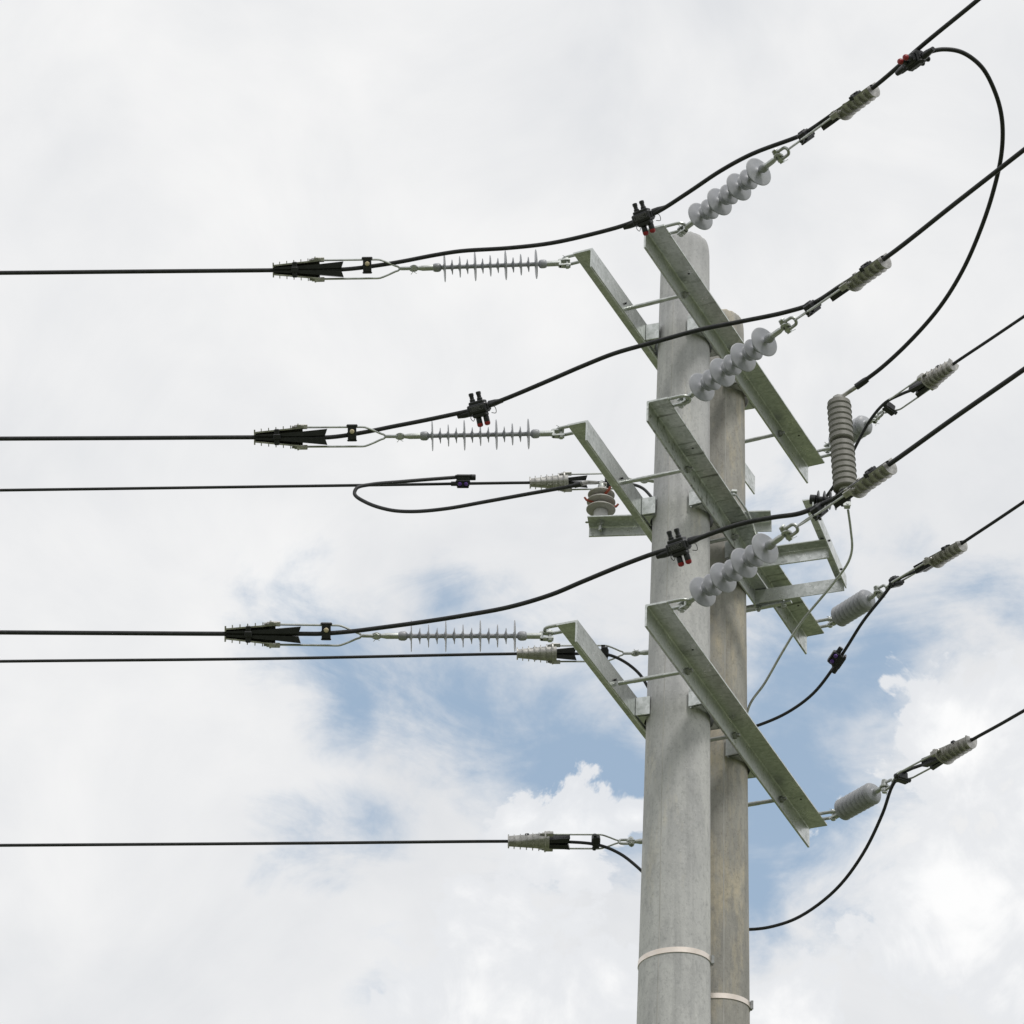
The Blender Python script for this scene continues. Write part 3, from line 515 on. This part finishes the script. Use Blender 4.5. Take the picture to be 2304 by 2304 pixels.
def ins_matrix(p, L):
    """local Z from arm pin to far pin, bolts upright-ish"""
    z = (V(p[1]) - V(p[0])); l = z.length; z.normalize(); y = V((0, 0, 1)); y = (y - z * y.dot(z)).normalized(); x = y.cross(z)
    return Matrix(((x.x, y.x, z.x, p[0][0]), (x.y, y.y, z.y, p[0][1]), (x.z, y.z, z.z, p[0][2]), (0, 0, 0, 1))) @ Matrix.Diagonal((1, 1, l / L, 1))
LONG = {'L0': 'topmost of three slim insulators seen edge on, left of the topmost rear crossarm', 'L1': 'middle of three slim insulators seen edge on, beneath the red capped connector', 'L2': 'lowest of three slim insulators seen edge on, against blue sky',
        'R0': 'topmost insulator of round grey discs, rising right above the pole top', 'R1': 'middle insulator of round grey discs, across the top front crossarm', 'R2': 'lowest insulator of round grey discs, in front of both poles'}
SHORTS = {'Q0': 'short grey insulator mostly hidden behind the tall surge arrester', 'Q1': 'short grey insulator at the right end of middle front crossarm', 'Q2': 'short grey insulator at the right end of lowest front crossarm',
          'M0': 'short insulator behind the poles on the topmost rear crossarm', 'M1': 'short insulator behind the poles on the middle rear crossarm', 'M2': 'short insulator behind the poles on the lowest rear crossarm'}
proto = None
for k, lab in LONG.items():
    M = ins_matrix(P['pin_' + k], LL); proto = dup(proto, M, lab) if proto else long_insulator(M, lab)
proto = None
for k, lab in SHORTS.items():
    M = ins_matrix(P['pin_' + k], LS); proto = dup(proto, M, lab) if proto else short_insulator(M, lab)

# ------------------------------------------------------------------ wedge strain clamps. local X outward along the wire, Y open side, Z bail spread
CX0, CX1 = .345, .515
def c_section(x, h, d, lip, th):
    """open channel: half round towards -Y, lips towards +Y"""
    out = [(lip, h)] + [(-d * math.sin(q), h * math.cos(q)) for q in [math.pi * i / 12 for i in range(13)]] + [(lip, -h)]
    inn = [(lip, -(h - th))] + [(-(d - th) * math.sin(q), -(h - th) * math.cos(q)) for q in [math.pi * i / 12 for i in range(13)]] + [(lip, h - th)]
    return [V((x, y, z)) for y, z in out + inn]
def clamp_h(x): return .036 + (.019 - .036) * (x - CX0) / (CX1 - CX0)
def shell_mesh():
    mb = MB(); mb.rings([c_section(x, clamp_h(x), .027, .012, .0055) for x in (CX0, .40, .46, CX1)]); return mb.mesh('shell', ALU)
def rib_mesh(x, g, th=.0035):
    mb = MB(); h = clamp_h(x); d = .027
    sec = [(.006, h + g)] + [(-(d + g) * math.sin(q), (h + g) * math.cos(q)) for q in [math.pi * i / 12 for i in range(13)]] + [(.006, -h - g)]
    inn = [(.006, -h + .002)] + [(-(d - .002) * math.sin(q), -(h - .002) * math.cos(q)) for q in [math.pi * i / 12 for i in range(13)]] + [(.006, h - .002)]
    mb.rings([[V((x + e, y, z)) for y, z in sec + inn] for e in (-th / 2, th / 2)]); return mb.mesh('rib', ALU)
def disc_mesh():
    h = .027; sec = [(.012, h)] + [(-.035 * math.sin(q), h * math.cos(q)) for q in [math.pi * i / 14 for i in range(15)]] + [(.012, -h)]
    sec += [(.012, -.0075), (-.0075 * .2, -.0075), (-.0075, 0), (-.0075 * .2, .0075), (.012, .0075)]
    return MB().rings([[V((CX1 - .002 + e, y, z)) for y, z in sec] for e in (0, .005)]).mesh('end_plate', ALU)
def wedge_mesh(s):
    poly = [(.266, s * .0050), (.258, s * .0285), (.345, s * .0200), (.420, s * .0140), (.512, s * .0095), (.512, s * .0030), (.345, s * .0030)]
    return MB().prism(poly, -.020, .013, 'Y').mesh('wedge', PLAS)
def bail_mesh():
    h = .0345; up_ = [(.350, 0, h), (.25, 0, h), (.16, 0, h), (.128, 0, h - .0005), (.118, 0, h - .003), (.090, 0, .0205), (.068, 0, .0105)]
    arc = [(.056 - .0 , 0, .006), (.053, 0, 0), (.056, 0, -.006)]
    pts = up_ + arc + [(x, y, -z) for x, y, z in up_[::-1]]
    return MB().tube(spline(pts, 4), .0038, 8).mesh('bail', ZHOT)
def lug_mesh(s):
    z = s * .0365; mb = MB().box(.328, .366, -.010, .010, z - .0085, z + .0085, .002)
    mb.lathe([(.0068, .364), (.0068, .374), (.004, .376), (.004, .384)], 8, (0, 0, z), 'X'); mb.box(.340, .352, .008, .016, z - .006, z + .006, .001); return mb.mesh('lug', ALU)
def strap_mesh(): return MB().box(.428, .446, .004, .021, -.029, .029, .003).box(.424, .450, .018, .024, -.010, .010, .002).mesh('strap', PLAS)
def shackle_mesh():
    pts = [(-.004, -.0135, 0), (.020, -.0145, 0)] + [(.038 + .014 * math.sin(q), -.0140 * math.cos(q), 0) for q in [math.pi * i / 8 for i in range(9)]] + [(.020, .0145, 0), (-.004, .0135, 0)]
    mb = MB().tube(pts, .0058, 10)
    for y in (-.0135, .0135): mb.lathe([(.0125, -.0055), (.0125, .0055)], 16, (0, y, 0), 'Y')
    return mb.mesh('shackle', ZHOT)
def pin_mesh():
    mb = MB().lathe([(.006, -.026), (.006, .026)], 10, (0, 0, 0), 'Y')
    mb.lathe([(.0115, .018), (.0115, .026), (.009, .029)], 6, (0, 0, 0), 'Y'); mb.lathe([(.0105, -.026), (.0105, -.019)], 6, (0, 0, 0), 'Y')
    mb.tube([(0, -.024, .0), (.003, -.026, -.012), (.010, -.027, -.020)], .0011, 5); mb.tube([(0, -.024, .0), (-.004, -.026, -.013), (-.012, -.027, -.017)], .0011, 5); return mb.mesh('pin', ZHOT)
CM = dict(shell=shell_mesh(), plate=disc_mesh(), w0=wedge_mesh(1), w1=wedge_mesh(-1), bail=bail_mesh(), l0=lug_mesh(1), l1=lug_mesh(-1), strap=strap_mesh(), shackle=shackle_mesh(), pin=pin_mesh())
RIBX = (.362, .388, .414, .440, .466, .492)
CM['ribs'] = [rib_mesh(x,   .0095 if i else .013, .0032 if i else .006) for i, x in enumerate(RIBX)]
def clip_parts(t, x, style):
    """plastic clip that ties the tail of the cable to a bail"""
    mb = MB()
    if style == 'block':                # hugging upper bail and cable
        mb.box(x - .0155, x + .0155, -.013, .016, -.012, .041, .003).box(x - .020, x + .020, -.015, .018, .036, .044, .003).box(x - .018, x + .018, -.012, .015, -.017, -.010, .003).box(x - .018, x - .012, -.012, .014, .004, .016, .002).box(x + .012, x + .018, -.012, .014, .004, .016, .002)
        c = mb.build('spacer_clip', PLAS, t); MB().lathe([(.0085, .015), (.0085, .020), (.0065, .024), (.003, .025)], 14, (x, 0, .018), 'Y').build('knob', CREAM, c)
    else:                               # split clamp with bolts through it
        mb.box(x - .018, x + .018, -.013, .022, -.022, .018, .005).box(x - .014, x + .014, -.018, -.010, -.030, .026, .003).box(x - .012, x + .012, .018, .026, -.010, .010, .002)
        c = mb.build('spacer_clip', PLAS, t)
        k = MB().lathe([(.0085, -.038), (.0085, -.022), (.006, -.022), (.006, .024), (.009, .024), (.009, .036), (.007, .038)], 8, (x + .006, -.004, 0), 'Z'); k.build('clip_bolt', PLAS, c)
    return c
def strain_clamp(key, label, openv, scale, clip_style, flip=False):
    p = [V(q) for q in P['pin_' + key]]; M = frame(p[1], p[2] - p[1], openv, scale)
    if flip: M = M @ Matrix.Diagonal((1, 1, -1, 1))
    t = thing('strain_clamp', label, 'cable clamp', M, 'wedge clamps holding the cables')
    put('shell', CM['shell'], t); put('end_plate', CM['plate'], t)
    for r in CM['ribs']: put('rib', r, t)
    for w in ('w0', 'w1'): put('wedge', CM[w], t)
    put('bail', CM['bail'], t)
    for w in ('l0', 'l1'): put('lug', CM[w], t)
    put('strap', CM['strap'], t)
    sh = put('shackle', CM['shackle'], t); put('pin', CM['pin'], sh)
    if 'clip_' + key in P: x = (M.inverted() @ V(P['clip_' + key])).x
    else: x = .16
    clip_parts(t, x, clip_style); return t
toward = -fw; dr = (rt * .6 - up * .8)
CL = {'L0': ('topmost left clamp, black wedge holding the cable above', toward, 1, 'block'), 'L1': ('left clamp on the second cable from top, cream knob on its clip', toward, 1, 'block'), 'L2': ('left clamp on the third jumper, cream knob, over the paired low cables', toward, 1, 'block'),
      'M0': ('ribbed aluminium clamp beside the white post insulator', fw, .9, 'split'), 'M1': ('ribbed aluminium clamp against blue sky under the lowest slim insulator', fw, .9, 'split'), 'M2': ('lowest ribbed aluminium clamp left of the poles', (fw + up * .5), .9, 'split'),
      'R0': ('topmost right clamp, below the red capped connector on the thick cable', -dr, 1.02, 'split'), 'R1': ('right clamp on the second thick cable, left of the big loop', -dr, 1.02, 'split'), 'R2': ('right clamp crossing the foot of the surge arrester', -dr, 1.02, 'split'),
      'Q0': ('right clamp beside the arrester with an open wire bail', (fw * .9 - dr * .3), .92, 'split'), 'Q1': ('right clamp on the cable with the purple knobbed connector', (fw * .45 - dr * .8), .95, 'split'), 'Q2': ('lowest right clamp in front of white cloud', (fw * .8 - dr * .5), .95, 'split')}
for k, (lab, ov, s_, st) in CL.items(): strain_clamp(k, lab, ov, s_, st)

# ------------------------------------------------------------------ cables
CAB = {'L0': 'topmost left cable curving up to the topmost jumper connector', 'L1': 'second left cable rising to the connector left of the poles', 'L2': 'left cable climbing to the connector in front of the grey pole',
       'R0': 'topmost thick right cable leaving past the red capped connector', 'R1': 'thick right cable crossing the loop and both poles', 'R2': 'thick right cable passing in front of the arrester foot',
       'M0': 'thin left cable with a small loop hung from it', 'M1': 'thin left cable just under the lowest slim insulator', 'M2': 'lowest thin left cable near the bottom',
       'Q0': 'thin right cable dropping behind the surge arrester', 'Q1': 'thin right cable with the purple knobbed connector on it', 'Q2': 'lowest right cable drooping in a long curve to the tan pole'}
for k, lab in CAB.items():
    thick = k[0] in 'LR'; r = .0079 if thick else .0061
    tag(MB().tube(spline(P['cable_' + k], 6), r, 12).build('power_cable', BLACK, None, 60), lab, 'cable', 'black overhead cables')
tag(MB().tube(spline(P['loop'], 8), .0078, 12).build('arrester_lead', BLACK, None, 60), 'big black loop from the topmost right cable down to the surge arrester', 'cable')
tag(MB().tube(spline(P['post_lead'], 8), .0074, 12).build('post_insulator_lead', BLACK, None, 60), 'flat black loop left of the white post insulator', 'cable')
tag(MB().tube(spline(P['ground_lead'], 8), .0046, 10).build('earth_wire', ZHOT, None, 60), 'bare grey earth wire from the arrester foot down to the pole', 'wire')

# ------------------------------------------------------------------ piercing connectors. local X along the cable, Z up, Y to the viewer
def jaw_connector(M, label, legs_y=False):
    t = thing('piercing_connector', label, 'cable connector', M, 'black connectors with red caps')
    b = MB().box(-.036, .036, -.022, .022, -.016, .017, .004).box(-.031, .031, -.024, .026, -.010, .012, .003).box(-.028, .030, -.018, .018, .015, .028, .003).box(-.024, .028, -.016, .018, -.030, -.014, .004)
    b.box(-.040, -.030, -.014, .014, -.020, .004, .002); b.box(.030, .042, -.014, .014, -.012, .012, .002); b.build('body', PLAS, t)
    for x in (-.015, .013):
        MB().lathe([(.010, .026), (.010, .036), (.0078, .038), (.0078, .050), (.0092, .050), (.0092, .058), (.007, .060)], 12, (x, -.003, 0)).build('shear_bolt', PLAS, t)
        lg = MB().lathe([(.0085, -.028), (.0104, -.032), (.0104, -.054), (.0098, -.056)], 12, (x + .006, .004, 0)).build('boot', PLAS, t)
        MB().lathe([(.0106, -.051), (.0107, -.057), (.0085, -.062), (.003, -.064)], 12, (x + .006, .004, 0)).build('red_cap', RED, lg)
    MB().lathe([(.0135, -.038), (.0125, -.060), (.0095, -.078), (.0088, -.084)], 12, (0, .004, -.006), 'X').build('end_boot', PLAS, t)
    MB().lathe([(.0130, .040), (.0120, .062), (.0088, .082), (.0080, .092)], 12, (0, .006, .007), 'X').build('end_boot', PLAS, t)
    for pts in ([(-.036, .020, -.010), (-.046, .026, -.022), (-.040, .028, -.034), (-.030, .024, -.026)], [(.036, .020, .004), (.052, .026, -.006), (.050, .027, -.026), (.036, .022, -.022)]):
        MB().tube(spline(pts, 5), .0013, 6).build('tether', PLAS, t)
    mb = MB(); y = -.0245                                    # moulded print panel: frame and worn rows
    mb.box(-.024, .024, y, y + .0004, .0085, .0092).box(-.024, .024, y, y + .0004, -.0072, -.0065).box(-.024, -.0233, y, y + .0004, -.0065, .0085).box(.0233, .024, y, y + .0004, -.0065, .0085)
    for z, xs in ((.0050, ((-.018, -.010), (-.008, .004), (.006, .016))), (.0010, ((-.018, -.004), (-.002, .012))), (-.0030, ((-.018, -.012), (-.010, .002), (.005, .018)))):
        for x0, x1 in xs: mb.box(x0, x1, y, y + .0004, z, z + .0012)
    mb.build('printed_label', PRINT, t); return t
def along(k, z=None, sgn=1):
    q = [V(v) for v in P[k]]; return frame_xz(q[1], (q[2] - q[0]) * sgn, z if z is not None else up)
t0 = jaw_connector(along('con_J1'), 'red capped connector hanging on the second jumper, left of the poles')
M = along('con_J0'); dup(t0, M, 'red capped connector on the topmost jumper, above the crossarm corner')
M = along('con_J2'); dup(t0, M, 'red capped connector on the lowest jumper, in front of the grey pole')
M = along('con_loop', z=(fw * .75 + rt * .62 - up * .1)); dup(t0, M, 'red capped connector at the upper right where the big loop joins')
def knob_connector(M, label):
    t = thing('tap_connector', label, 'cable connector', M, 'small connectors with purple knobs')
    b = MB().box(-.026, .026, -.018, .020, -.030, .020, .003).box(-.031, .031, -.020, .022, .010, .018, .002).box(-.029, .029, -.016, .024, -.012, -.004, .002).box(-.024, .024, -.012, .022, -.036, -.028, .003)
    b.build('body', PLAS, t)
    for x in (-.012, .013): MB().lathe([(.0082, .020), (.0082, .026), (.0062, .030), (.002, .031)], 14, (x, 0, -.020), 'Y').build('knob', PURP, t)
    MB().lathe([(.0125, -.026), (.0125, -.050), (.0105, -.052)], 14, (0, 0, .008), 'X').build('end_cap', PLAS, t)
    MB().lathe([(.0085, .048), (.0095, .046), (.0095, .026)], 12, (0, 0, -.018), 'X').build('end_cap', PLAS, t); return t
q = [V(v) for v in P['con_M0']]
t0 = knob_connector(frame(q[1] + V((0, 0, .012)), q[0] - q[2], toward), 'purple knobbed connector on the thin left cable at the flat loop')
q = [V(v) for v in P['con_Q1']]
dup(t0, frame(q[1], q[2] - q[0], toward), 'purple knobbed connector on the drooping cable right of the tan pole')

# ------------------------------------------------------------------ post insulator on its own angle bracket, left of the poles
ZB = 8.42                                                   # rests across the middle pair of crossarms, between the poles
q0, q1 = wl(.098, -.410, ZB), wl(.299, .242, ZB); bx = (q1 - q0).normalized(); bl = (q1 - q0).length
Mb = frame_xz(q0, V((bx.y, -bx.x, 0)), V((0, 0, 1)))   # local X across, away from the tan pole; Y along
sgn = 1 if (Mb.to_3x3() @ V((0, 1, 0))).dot(bx) > 0 else -1
t = thing('insulator_bracket', 'galvanised angle bracket lying between the poles under the white post insulator', 'bracket', Mb)
angle_bar(angle_poly(.076, .040, .006), *sorted((0, bl * sgn))).build('angle_bar', ZINC, t, 30)
pb = Mb.inverted() @ V(P['post_base'])
MB().lathe([(.012, -.002), (.012, -.012)], 6, (pb.x, pb.y, 0)).lathe([(.0065, 0), (.0065, -.034), (.005, -.036)], 10, (pb.x, pb.y, 0)).lathe([(.018, -.0005), (.018, -.0025)], 16, (pb.x, pb.y, 0)).build('stud_nut', ZHOT, t)
MB().lathe([(.007, -.0005), (.007, .0)], 12, (pb.x + .006, pb.y - .050, -.0003)).build('bolt_hole', PALE, t)
pbw = V(P['post_base']) + V((0, 0, .0065))
t = thing('post_insulator', 'white post insulator with broad sheds and red clips', 'insulator', Matrix.Translation(pbw))
MB().lathe([(.022, 0), (.0265, .003), (.0265, .040), (.0235, .046), (.0235, .138), (.018, .146)], 28).build('core_post', PALE, t, 40)
PSHED = MB().lathe([(.018, -.004), (.024, -.006), (.050, -.0045), (.053, -.002), (.053, .001), (.051, .003), (.028, .011), (.018, .013)], 40).mesh('shed', WARM, 50)
for z, s_ in ((.052, 1.04), (.086, 1.02), (.118, .96)): put('shed', PSHED, t, Matrix.Translation((0, 0, z)) @ Matrix.Diagonal((s_, s_, 1, 1)))
MB().lathe([(.014, .140), (.016, .150), (.012, .164), (.007, .166), (.007, .180)], 16).build('top_cap', ZHOT, t)
Mi = Matrix.Translation(-pbw)
lugm = MB().tube([Mi @ V(P['post_top']), Mi @ (V(P['post_top']) * .5 + V(P['post_lug']) * .5 + V((0, 0, .006))), Mi @ V(P['post_lug']), Mi @ V(P['post_lead'][0])], [.007, .0085, .0095, .0095], 10)
lugm.box(-.012, .020, -.010, .010, .163, .171, .002); lugm.build('cable_lug', ALU, t)
MB().tube([Mi @ V(q) for q in P['post_lead'][:2]][:1] + [Mi @ (V(P['post_lead'][0]) * .35 + V(P['post_lead'][1]) * .65)], .0105, 12).build('sleeve', PLAS, t)
for q, z in ((R(196), .078), (R(-62), .106), (R(-12), .058)):
    d = V((math.cos(q), math.sin(q), 0)); MB().tube([d * .030 + V((0, 0, z)), d * .058 + V((0, 0, z + .004)), d * .066 + V((0, 0, z + .014))], [.005, .005, .004], 6).build('clip', ORANGE, t)

# ------------------------------------------------------------------ side frame that carries the surge arrester
ZF = 8.25
t = thing('arrester_bracket', 'ladder shaped galvanised side bracket right of the poles', 'bracket', frame(wl(SP, 0, ZF), O, A))
# inner angle against the tan pole, local X outward, Y along arms (0 at the pole)
ia = angle_bar(angle_poly(.052, .062, .006), -.175, .118)
for v in ia.v: v.x += .1085
ia.build('inner_angle', ZINC, t, 30)
for s_ in (0,):
    pl = MB()
def loc(y, x): return V((x, y - SP, 0))
oa, ob_ = loc(-.036, .525), loc(.500, .463)
d = (ob_ - oa).normalized(); n = V((-d.y, d.x, 0))         # n points back to the poles (-X)
n = n if n.x < 0 else -n
def l_bar(a, b, side, fl, vh, th, name, zoff=0.):
    rs = []
    for p_ in (a, b): rs.append([p_ + side * x + V((0, 0, z + zoff)) for x, z in angle_poly(fl, vh, th, .004)])
    return MB().rings(rs).build(name, ZINC, t, 30)
l_bar(oa, ob_, n, .042, .048, .005, 'outer_angle')
away = V((0, 1, 0))
r1a, r1b = loc(.236, .158), loc(.268, .476); dd = (r1b - r1a).normalized(); sd_ = V((dd.y, -dd.x, 0)); sd_ = sd_ if sd_.y < 0 else -sd_
l_bar(r1a, r1b, sd_, .050, .050, .005, 'rung', -.0085)
r2a, r2b = loc(.462, .110), loc(.492, .456); dd = (r2b - r2a).normalized(); sd2 = V((dd.y, -dd.x, 0)); sd2 = sd2 if sd2.y > 0 else -sd2
l_bar(r2a, r2b, sd2, .045, .052, .005, 'rung', -.0085)
MB().tube([(-.13, .128, -.045), (.215, .128, -.045)], .0072, 10).build('clamp_rod', ZHOT, t)
MB().box(.105, .245, .118, .138, -.062, -.054, .001).build('clamp_strip', ZINC, t)
for x, y in ((.118, .118), (.215, .128)): MB().hexnut((x, y, -.062), 'Z', .011, -.010, -.006, .006).build('nut', ZHOT, t)
for f_ in (.18, .45, .82):
    p_ = oa.lerp(ob_, f_); MB().lathe([(.0042, -.0004), (.0042, .0056)], 10, p_ - n * .0003 + V((0, 0, -.024)), 'X').build('bolt_hole', PLAS, t)

# ------------------------------------------------------------------ surge arrester on its finned bracket
ab, at_ = V(P['arrester'][0]), V(P['arrester'][1]); H = (at_ - ab).length
zx = (at_ - ab).normalized(); xx = rt - zx * rt.dot(zx); xx.normalize(); yy = zx.cross(xx)
Ma = Matrix(((xx.x, yy.x, zx.x, ab.x), (xx.y, yy.y, zx.y, ab.y), (xx.z, yy.z, zx.z, ab.z), (0, 0, 0, 1)))
t = thing('surge_arrester', 'tall taupe surge arrester of stacked ribs on a black finned bracket', 'surge arrester', Ma)
MB().lathe([(.020, 0), (.024, .004), (.024, H - .010), (.030, H - .008), (.030, H - .003), (.016, H)], 28).build('core_column', PALE, t, 40)
ASHED = MB().lathe([(.034, -.0121), (.0405, -.0119), (.0425, -.0105), (.0430, -.0080), (.0448, -.0074), (.0448, -.0062), (.0430, -.0056), (.0420, .0112), (.034, .0123)], 44).mesh('shed', PORC, 50)
sh_z = [.024 + .0245 * i for i in range(8)] + [.024 + .0245 * 8 + .012 + .0245 * i for i in range(7)]
fz = (H - .012) / (sh_z[-1] + .0125)
for z in sh_z: put('shed', ASHED, t, Matrix.Translation((0, 0, z * fz)))
Mi = Ma.inverted(); tp = [Mi @ V(q) for q in P['arr_term']]
mb = MB().lathe([(.020, H - .002), (.022, H + .010), (.010, H + .014), (.010, H + .020)], 18); mb.tube([tp[0] + V((0, 0, .012)), tp[1] + V((0, 0, .004)), tp[2]], [.006, .0075, .0082], 10)
mb.box(-.014, .022, -.011, .011, H + .010, H + .017, .002); mb.build('top_terminal', ALU, t)
MB().tube([tp[2], tp[3], tp[3] + (tp[3] - tp[2]).normalized() * .012], [.0125, .0125, .0105], 12).build('sleeve', PLAS, t)
b0, b1 = [Mi @ V(q) for q in P['arr_arm']]; d = (b1 - b0).normalized(); L_ = (b1 - b0).length
Mf = frame(b0, d, V((0, 1, 0)))
br = put('finned_bracket', MB().lathe([(.018, -.008), (.018, .012), (.013, .016), (.013, L_ - .015), (.020, L_ - .010), (.020, L_ + .020)], 18, (0, 0, 0), 'X').mesh('finned_bracket', PLAS), t, Mf)
fm = MB().lathe([(.012, -.0035), (.016, -.0032), (.034, -.0006), (.0345, .0006), (.016, .0034), (.012, .0036)], 28, (0, 0, 0), 'X').mesh('fin', PLAS)
for i in range(4): put('fin', fm, br, Matrix.Translation((.020 + i * (L_ - .045) / 3.2, 0, 0)))
MB().lathe([(.021, -.010), (.024, -.006), (.024, .003)], 20).build('base_cap', PLAS, t)
MB().lathe([(.015, -.042), (.015, -.012), (.0135, -.010)], 16).build('disconnector', PLAS, t)
MB().box(-.010, .012, -.010, .010, -.066, -.042, .002).lathe([(.0055, -.014), (.0055, .012)], 8, (.003, 0, -.054), 'Y').box(-.014, .014, -.012, -.008, -.064, -.046, .001).build('earth_terminal', ZHOT, t)

# earth strap lying over the edge of the middle crossarm
st = [V(q) for q in P['strap']]
t = thing('earth_strap', 'thin steel strap bolted on the edge of the middle front crossarm', 'strap', Matrix.Translation(st[0]))
MB().tube([q - st[0] for q in spline(st, 4)], .0042, 8).build('strap', ZHOT, t)
MB().box(-.010, .012, -.012, .006, -.008, .004, .002).lathe([(.0075, -.016), (.0075, -.004)], 6).build('lug', ZHOT, t)
